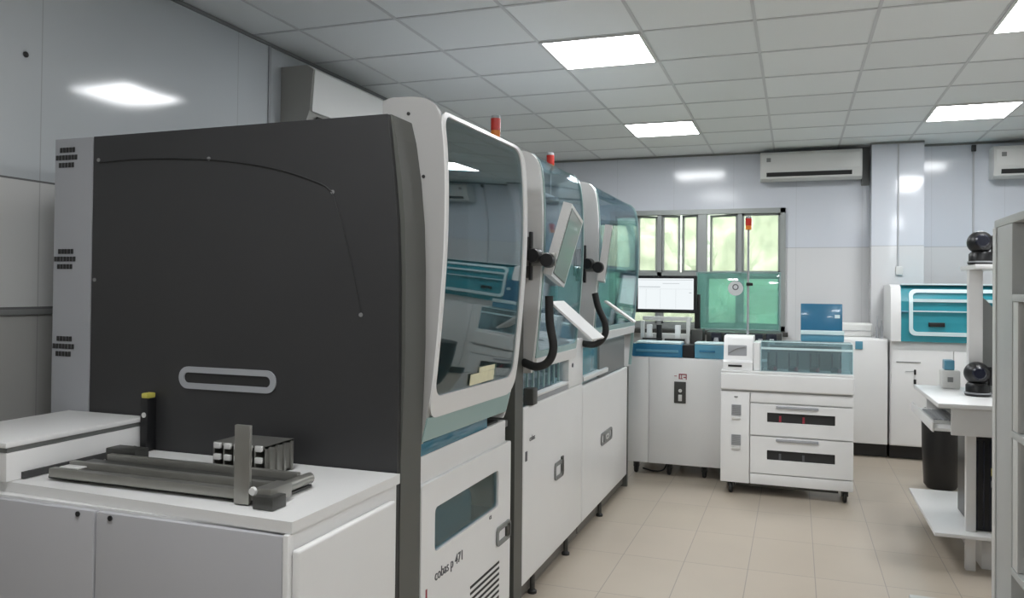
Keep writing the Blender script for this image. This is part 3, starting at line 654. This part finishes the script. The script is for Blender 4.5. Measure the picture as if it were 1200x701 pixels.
for x in (CX0+.07, CX1-.05):
    for y in (CY0+.05, CY1-.05):
        w = lathe('caster', [(.032,-.013),(.040,-.008),(.040,.008),(.032,.013)], (x,y,.040), 'rubber', ct, 'x', 18)
        box('fork', x-.022,x+.022,y-.012,y+.03,.042,.084, 'dsteel', w, .003)
box('underframe', CX0+.10,CX1-.09,CY0+.08,CY1-.08,.05,.084, 'dsteel', ct, .004)
cb = prism('console', [(5.965,.885),(5.965,.94),(6.0,.955),(6.03,1.10),(6.06,1.125),(6.26,1.125),(6.275,.885)], 'x', -.49,-.285, 'white2', ct, bev=.012, smooth=True, label='white console block with a card slot')
box('card_slot', -.455,-.36,5.960,5.9645,.908,.922, 'black', cb, .001); box('display', -.46,-.33,6.004,6.022,.985,1.06, 'lgrey', cb, .003)
tube('engraved_line', [(-.455,6.000,1.0),(-.40,5.999,1.035),(-.34,5.998,1.05)], .003, 'mid', cb, n=6)
box('console_side', -.283,-.235,5.985,6.265,.885,1.085, 'white2', ct, .008)
# glazed box
GX0,GX1,GY0,GY1,GZ0,GZ1 = -.228,.372,5.985,6.265,.885,1.085
bm = bmesh.new()
for b in ((GX0,GX1,GY0,GY0+.005,GZ0,GZ1),(GX0,GX1,GY1-.005,GY1,GZ0,GZ1),(GX0,GX0+.005,GY0+.006,GY1-.006,GZ0,GZ1),(GX1-.005,GX1,GY0+.006,GY1-.006,GZ0,GZ1),(GX0,GX1,GY0,GY1,GZ1+.001,GZ1+.006)): add_box(bm, *b)
gb = finish('glass_box', bm, M['boxglass'], ct, label='pale transparent box')
boxes('box_edges', [(GX0,GX1,GY0-.004,GY0,GZ1-.045,GZ1-.03),(GX0-.004,GX0,GY0-.004,GY0+.01,GZ0,GZ1),(GX1,GX1+.004,GY0-.004,GY0+.01,GZ0,GZ1),(GX0,GX1,GY0-.002,GY0+.012,GZ1+.007,GZ1+.013)], 'pale', gb)
box('dark_liner', GX0+.05,GX1-.06,6.18,6.20,.886,1.06, 'mid', ct, .003)
for k in range(4):
    x = -.155+.142*k
    g = box('tube_holder', x-.034,x+.034,6.05,6.16,.886,.915, 'dsteel', ct, .004); 
    for s in (-1,1): box('prong', x+s*.028-.007,x+s*.028+.007,6.06,6.075,.9155,1.015, 'black', g, .002)
    lathe('red_clip', [(.012,0),(.014,.012),(.006,.03)], (x+.02,6.045,.886), 'redink', ct, n=10)
t = tower('tall pale pole with red signal lamp', -.335, 6.22, 1.126, 2.03, ct)
box('pole_clamp', -.348,-.300,6.205,6.238,1.492,1.515, 'black', t, .003)
# blue open box on the cart
bb = thing('blue_lidded_box', 'small blue box with raised lid on the back of the cart top', 'box', (.175,6.2,1.095))
box('tray', .036,.322,6.06,6.262,1.0985,1.150, 'lblue', bb, .010, label='pale blue lower tray'); box('tray_lip', .036,.322,6.05,6.059,1.150,1.18, 'pale', bb, .003)
R = Matrix.Translation((.178,6.262,1.151)) @ Matrix.Rotation(-.12,4,'X')
l = box('lid', -.142,.142,-.012,0,0.0,.215, 'blue', bb, .006, mtx=R); box('sticker', .09,.125,-.0145,-.0125,.11,.135, 'pale', l, 0, mtx=R)

# ------------------------------------------------------------------ cabinets along the back wall
cs = thing('back_cabinet', 'plain white cabinet between the cart and the teal-windowed analyser', 'cabinet', (.45,8.05,0))
box('carcass', .10,.765,7.72,8.28,.12,1.045, 'white2', cs, .006); box('door', .12,.760,7.700,7.719,.125,1.035, 'white2', cs, .004); box('plinth', .10,.765,7.78,8.28,.003,.119, 'black', cs, 0)
box('teal_corner', .50,.56,7.692,7.699,.95,1.02, 'lblue', cs, .002)
o = thing('storage_box', 'long white low box lying on the plain white cabinet by the wall', 'box', (.45,8.1,1.047))
box('housing', .12,.66,7.95,8.15,1.046,1.17, 'ac', o, .02, seg=4); box('seam', .13,.65,7.945,7.951,1.10,1.104, 'lgrey', o, 0)
for k,x in enumerate((.690,.725)): top(lathe('wash_bottle', [(.014,0),(.015,.09),(.008,.12),(.003,.20 - .04*k)], (x,7.86,1.046), 'lgrey', n=12), ('slim grey squeeze bottle against the pillar, the left and taller one','slim grey squeeze bottle against the pillar, beside the analyser')[k], 'bottle', 'slim bottles on the back cabinet')
an = thing('tabletop_analyser', 'white analyser with teal windows on a white base at the back right', 'laboratory machine', (1.3,8.0,0))
box('base_cabinet', .780,1.80,7.72,8.28,.12,1.03, 'white2', an, .006); box('plinth', .785,1.79,7.78,8.27,.003,.119, 'black', an, 0)
d = box('door', .79,1.27,7.700,7.719,.13,.955, 'white2', an, .004); box('door', 1.275,1.79,7.700,7.719,.13,.955, 'white2', an, .004)
box('handle', .965,.985,7.688,7.6995,.665,.705, 'black', d, .003); box('handle', .968,.984,7.688,7.6995,.745,.79, 'black', d, .003); box('name_strip', .83,1.02,7.696,7.6995,.848,.855, 'mid', d, 0); box('name_strip', .90,.97,7.696,7.6995,.77,.774, 'lgrey', d, 0)
ap = [(8.27,1.031),(8.27,1.52),(7.78,1.52),(7.72,1.49),(7.69,1.38),(7.68,1.20),(7.68,1.031)]
prism('housing', ap, 'x', .862, 1.78, 'analyser_teal', an, bev=.006)
pr = [(8.275,1.031),(8.275,1.525),(7.80,1.525),(7.70,1.505),(7.668,1.40),(7.655,1.20),(7.655,1.031)]
prism('side_cheek', pr, 'x', .780, .860, 'white2', an, bev=.02, smooth=True, label='white left cheek'); prism('side_cheek', pr, 'x', 1.782, 1.86, 'white2', an, bev=.02, smooth=True)
def amap(u,v,d):   # front surface of the analyser follows its side outline
    pts = [(7.68,1.031),(7.68,1.20),(7.69,1.38),(7.72,1.49)]
    for (ya,za),(yb_,zb) in zip(pts,pts[1:]):
        if v <= zb: break
    y = ya+(yb_-ya)*(v-za)/(zb-za); return (u, y-.016+d, v)
fr = ring('window_frame', rrect(.925,1.74,1.085,1.485,.05,8,12), rrect(.955,1.71,1.118,1.455,.035,8,12), amap, .015, 'pale', an, label='pale rounded window frame')
boxes('louvre_bar', [(.955,1.71,7.672,7.684,1.375,1.40),(.955,1.71,7.666,7.680,1.29,1.30)], 'pale', fr)
box('left_bar', .866,.92,7.664,7.681,1.283,1.297, 'lblue', an, .002); box('dark_slot', 1.075,1.20,7.660,7.682,1.165,1.20, 'black', an, .003); box('top_rim', .866,1.776,7.70,7.78,1.521,1.533, 'pale', an, .004)
bm = bmesh.new(); add_lathe(bm, [(.095,.0),(.118,.03),(.13,.30),(.135,.55),(.140,.58),(.125,.585)], (1.03,6.72,0), 'z', 28)
bn = finish('waste_bin', bm, M['black'], smooth=True); top(bn, 'tall black waste bin on the floor beneath the computer desk tray', 'bin')

# ------------------------------------------------------------------ computer desk on the right
dx, dy0, dy1 = .700, 4.67, 5.56
dk = thing('computer_desk', 'white computer desk with pulled-out keyboard tray and raised shelf at the right', 'desk', (1.0,5.1,0))
box('desktop', dx,1.50,dy0,dy1,.855,.88, 'white2', dk, .006)
box('side_apron', .765,1.48,dy0+.02,dy0+.04,.715,.8545, 'white', dk, .003); box('side_apron', .765,1.48,dy1-.04,dy1-.02,.715,.8545, 'white', dk, .003)
box('keyboard_tray', .690,1.02,dy0+.045,dy1-.045,.728,.745, 'white2', dk, .004); box('tray_lip', .680,.6895,dy0+.045,dy1-.045,.722,.775, 'white2', dk, .003)
for y,xo in ((dy0+.12,0), (dy1-.16,.10)): box('leg_panel', .848+xo,.895+xo,y-.02,y+.02,.0,.8545, 'white', dk, .004)
box('back_leg', 1.42,1.47,dy0+.1,dy0+.14,0,.8545, 'white', dk, .004); box('back_leg', 1.42,1.47,dy1-.18,dy1-.14,0,.8545, 'white', dk, .004)
box('lower_shelf', .690,1.46,dy0+.02,5.70,.185,.205, 'white2', dk, .004); 
o = box('floor_cabinet', .93,1.40,dy0+.15,5.40,.001,.15, 'white', dk, .004)
box('shelf_post', .925,.995,5.14,5.20,.8805,1.585, 'white', dk, .004); box('shelf_post', 1.40,1.45,5.14,5.20,.8805,1.585, 'white', dk, .004)
box('raised_shelf', .925,1.50,4.98,5.40,1.586,1.612, 'white2', dk, .004)
prism('monitor_side_panel', [(.99,.8805),(.99,1.45),(1.03,1.41),(1.20,1.20),(1.20,.8805)], 'y', 5.22, 5.235, 'mid', dk, label='grey side panel with sloping top')
kb = thing('keyboard', 'pale keyboard lying flat on the pulled-out tray of the desk', 'keyboard', (.76,5.1,.745))
box('board', .70,.835,4.86,5.28,.7455,.763, 'ac', kb, .004)
bm = bmesh.new()
for r in range(5):
    for k in range(14): add_box(bm, .708+.025*r,.728+.025*r,4.875+.0285*k,4.899+.0285*k,.7635,.770)
finish('keys', bm, M['lgrey'], kb)
def camera_head(label, x, y, z, src=None):
    if src: t = copy_tree(src); t.location = (x,y,z); t['label'] = label; return t
    t = thing('dome_camera', label, 'camera', (x,y,z), 'black round-headed cameras on the desk')
    lathe('base', [(.062,0),(.066,.008),(.066,.012)], (x,y,z+.0005), 'black', t, n=28); lathe('base_ring', [(.067,.0128),(.067,.020)], (x,y,z), 'lgrey', t, n=28)
    lathe('neck', [(.060,.0205),(.060,.06),(.050,.072)], (x,y,z), 'black', t, n=28)
    bm = bmesh.new(); bmesh.ops.create_uvsphere(bm, u_segments=28, v_segments=18, radius=.066); bmesh.ops.scale(bm, vec=(1,1,.98), verts=bm.verts); bmesh.ops.translate(bm, vec=(x-.004,y,z+.125), verts=bm.verts)
    h = finish('head', bm, M['black'], t, smooth=True)
    lathe('lens', [(.034,.0),(.036,-.020),(.028,-.028)], (x-.004,y-.048,z+.13), 'equip', h, 'y', 20); box('side_arm', x+.052,x+.072,y-.025,y+.025,z+.06,z+.165, 'black', t, .008)
    return t
c0 = camera_head('black round-headed camera standing on the raised shelf of the desk', .975, 5.10, 1.6125)
camera_head('black round-headed camera standing on the desktop under the raised shelf', .962, 5.10, .8805, c0)
ms = thing('small_device', 'small white device with teal lid at the far end of the desktop', 'device', (.92,5.44,.88))
box('body', .83,.93,5.40,5.50,.8805,.99, 'ac', ms, .01); box('lid', .845,.90,5.41,5.49,.9905,1.05, 'lblue', ms, .006); box('dial', .86,.89,5.394,5.3995,.92,.95, 'mid', ms, .003)
pc = thing('computer_tower', 'black computer tower on the lower shelf of the desk', 'computer', (1.0,4.95,.206))
box('case', .890,1.08,4.80,5.25,.206,.69, 'black', pc, .006); 
for k in range(3): box('front_rib', .900+.03*k,.908+.03*k,4.790,4.7995,.22,.68, 'equip', pc, .002)
box('badge', .967,.985,4.787,4.7898,.50,.54, 'yellow', pc, 0); box('badge', .967,.985,4.787,4.7898,.44,.475, 'lgrey', pc, 0)
# ------------------------------------------------------------------ rack at the right edge
rk = thing('equipment_rack', 'white equipment rack with dark devices at the right picture edge', 'rack', (1.1,3.6,0))
RX = .84
box('corner_column', RX,RX+.05,3.80,4.115,.0,1.745, 'rack', rk, .004); box('corner_column', RX,RX+.05,2.95,3.10,.0,1.745, 'rack', rk, .004)
box('column_edge', RX-.006,RX-.0005,4.06,4.115,.0,1.745, 'ac', rk, .001)
box('rear_column', 1.36,1.41,3.80,4.11,0,1.745, 'rack', rk, .004); box('rear_column', 1.36,1.41,2.95,3.10,0,1.745, 'rack', rk, .004)
box('top_frame', RX,1.41,2.95,4.115,1.7455,1.78, 'rack', rk, .004)
for z in (1.42,.86,.30): box('shelf', RX+.0,1.41,3.101,3.799,z,z+.03, 'rack', rk, .003)
box('frame_strip', RX+.004,RX+.03,3.72,3.799,.331,.859, 'ac', rk, .002); box('frame_strip', RX+.004,RX+.03,3.72,3.799,.891,1.419, 'ac', rk, .002)
box('base_plate', .505,RX-.007,3.3,4.15,.002,.05, 'rack', rk, .004)
def device(label, z0, z1):
    t = thing('rack_device', label, 'device', (1.1,3.4,z0)); box('case', RX+.02,1.35,3.12,3.66,z0,z1, 'equip', t, .006); box('trim_line', RX+.014,RX+.0195,3.14,3.64,(z0+z1)/2,(z0+z1)/2+.012, 'ac', t, 0)
device('dark navy device on the middle rack shelf', .891, 1.37); device('dark navy device on the lowest rack shelf', .331, .82)

# ------------------------------------------------------------------ arm screens (values from the room's own geometry)
arm_screen('tilted white touch screen with black hose on an arm, beside the nearest hood',
  (-1.050,3.50,1.512),(-.955,3.50,1.838),(-.985,3.82,1.785), 3.498, -1.165,
  [(-1.045,3.45,1.42),(-1.04,3.45,1.30),(-1.022,3.45,1.19),(-1.045,3.45,1.125),(-1.10,3.45,1.10),(-1.17,3.47,1.115)],
  ((-.855,3.50,1.229),(-1.053,3.50,1.396),(-1.040,3.68,1.396)), 'touch screens on arms along the machine row')
arm_screen('upright white touch screen seen edge-on, on the arm of the last machine',
  (-1.045,4.55,1.50),(-1.000,4.55,1.825),(-1.038,4.74,1.815), 4.604, -1.195,
  [(-1.095,4.53,1.43),(-1.075,4.53,1.35),(-1.035,4.53,1.26),(-1.035,4.53,1.19),(-1.09,4.53,1.135),(-1.22,4.56,1.14)],
  ((-.881,4.60,1.27),(-1.053,4.60,1.388),(-1.05,4.66,1.388)), 'touch screens on arms along the machine row')

# ------------------------------------------------------------------ world, camera
w = bpy.data.worlds.new('daylight'); S.world = w; w.use_nodes = True
bg = w.node_tree.nodes['Background']; bg.inputs['Color'].default_value = (.93,.96,.95,1); bg.inputs['Strength'].default_value = 2.5
f, yaw, pitch, roll, cy = 938.63, .3405, .0124, .0107, 327.0
cyw, syw = math.cos(yaw), math.sin(yaw)
fw = Vector((-syw,cyw,0)); r = Vector((cyw,syw,0)); u = Vector((0,0,1))
fw2 = fw*math.cos(pitch)+u*math.sin(pitch); u2 = u*math.cos(pitch)-fw*math.sin(pitch)
r3 = r*math.cos(roll)+u2*math.sin(roll); u3 = u2*math.cos(roll)-r*math.sin(roll)
cam = bpy.data.objects.new('camera', bpy.data.cameras.new('camera')); COL.objects.link(cam)
mt = Matrix((r3,u3,-fw2)).transposed().to_4x4(); mt.translation = (0,0,1.45); cam.matrix_world = mt
cam.data.sensor_width = 36; cam.data.sensor_fit = 'HORIZONTAL'; cam.data.lens = f/1200*36; cam.data.shift_y = -(350.5-cy)/1200; cam.data.clip_start = .05
S.camera = cam
vs = S.view_settings; vs.view_transform = 'Standard'; vs.look = 'None'; vs.gamma = 1; vs.use_curve_mapping = False; vs.exposure = 0.70
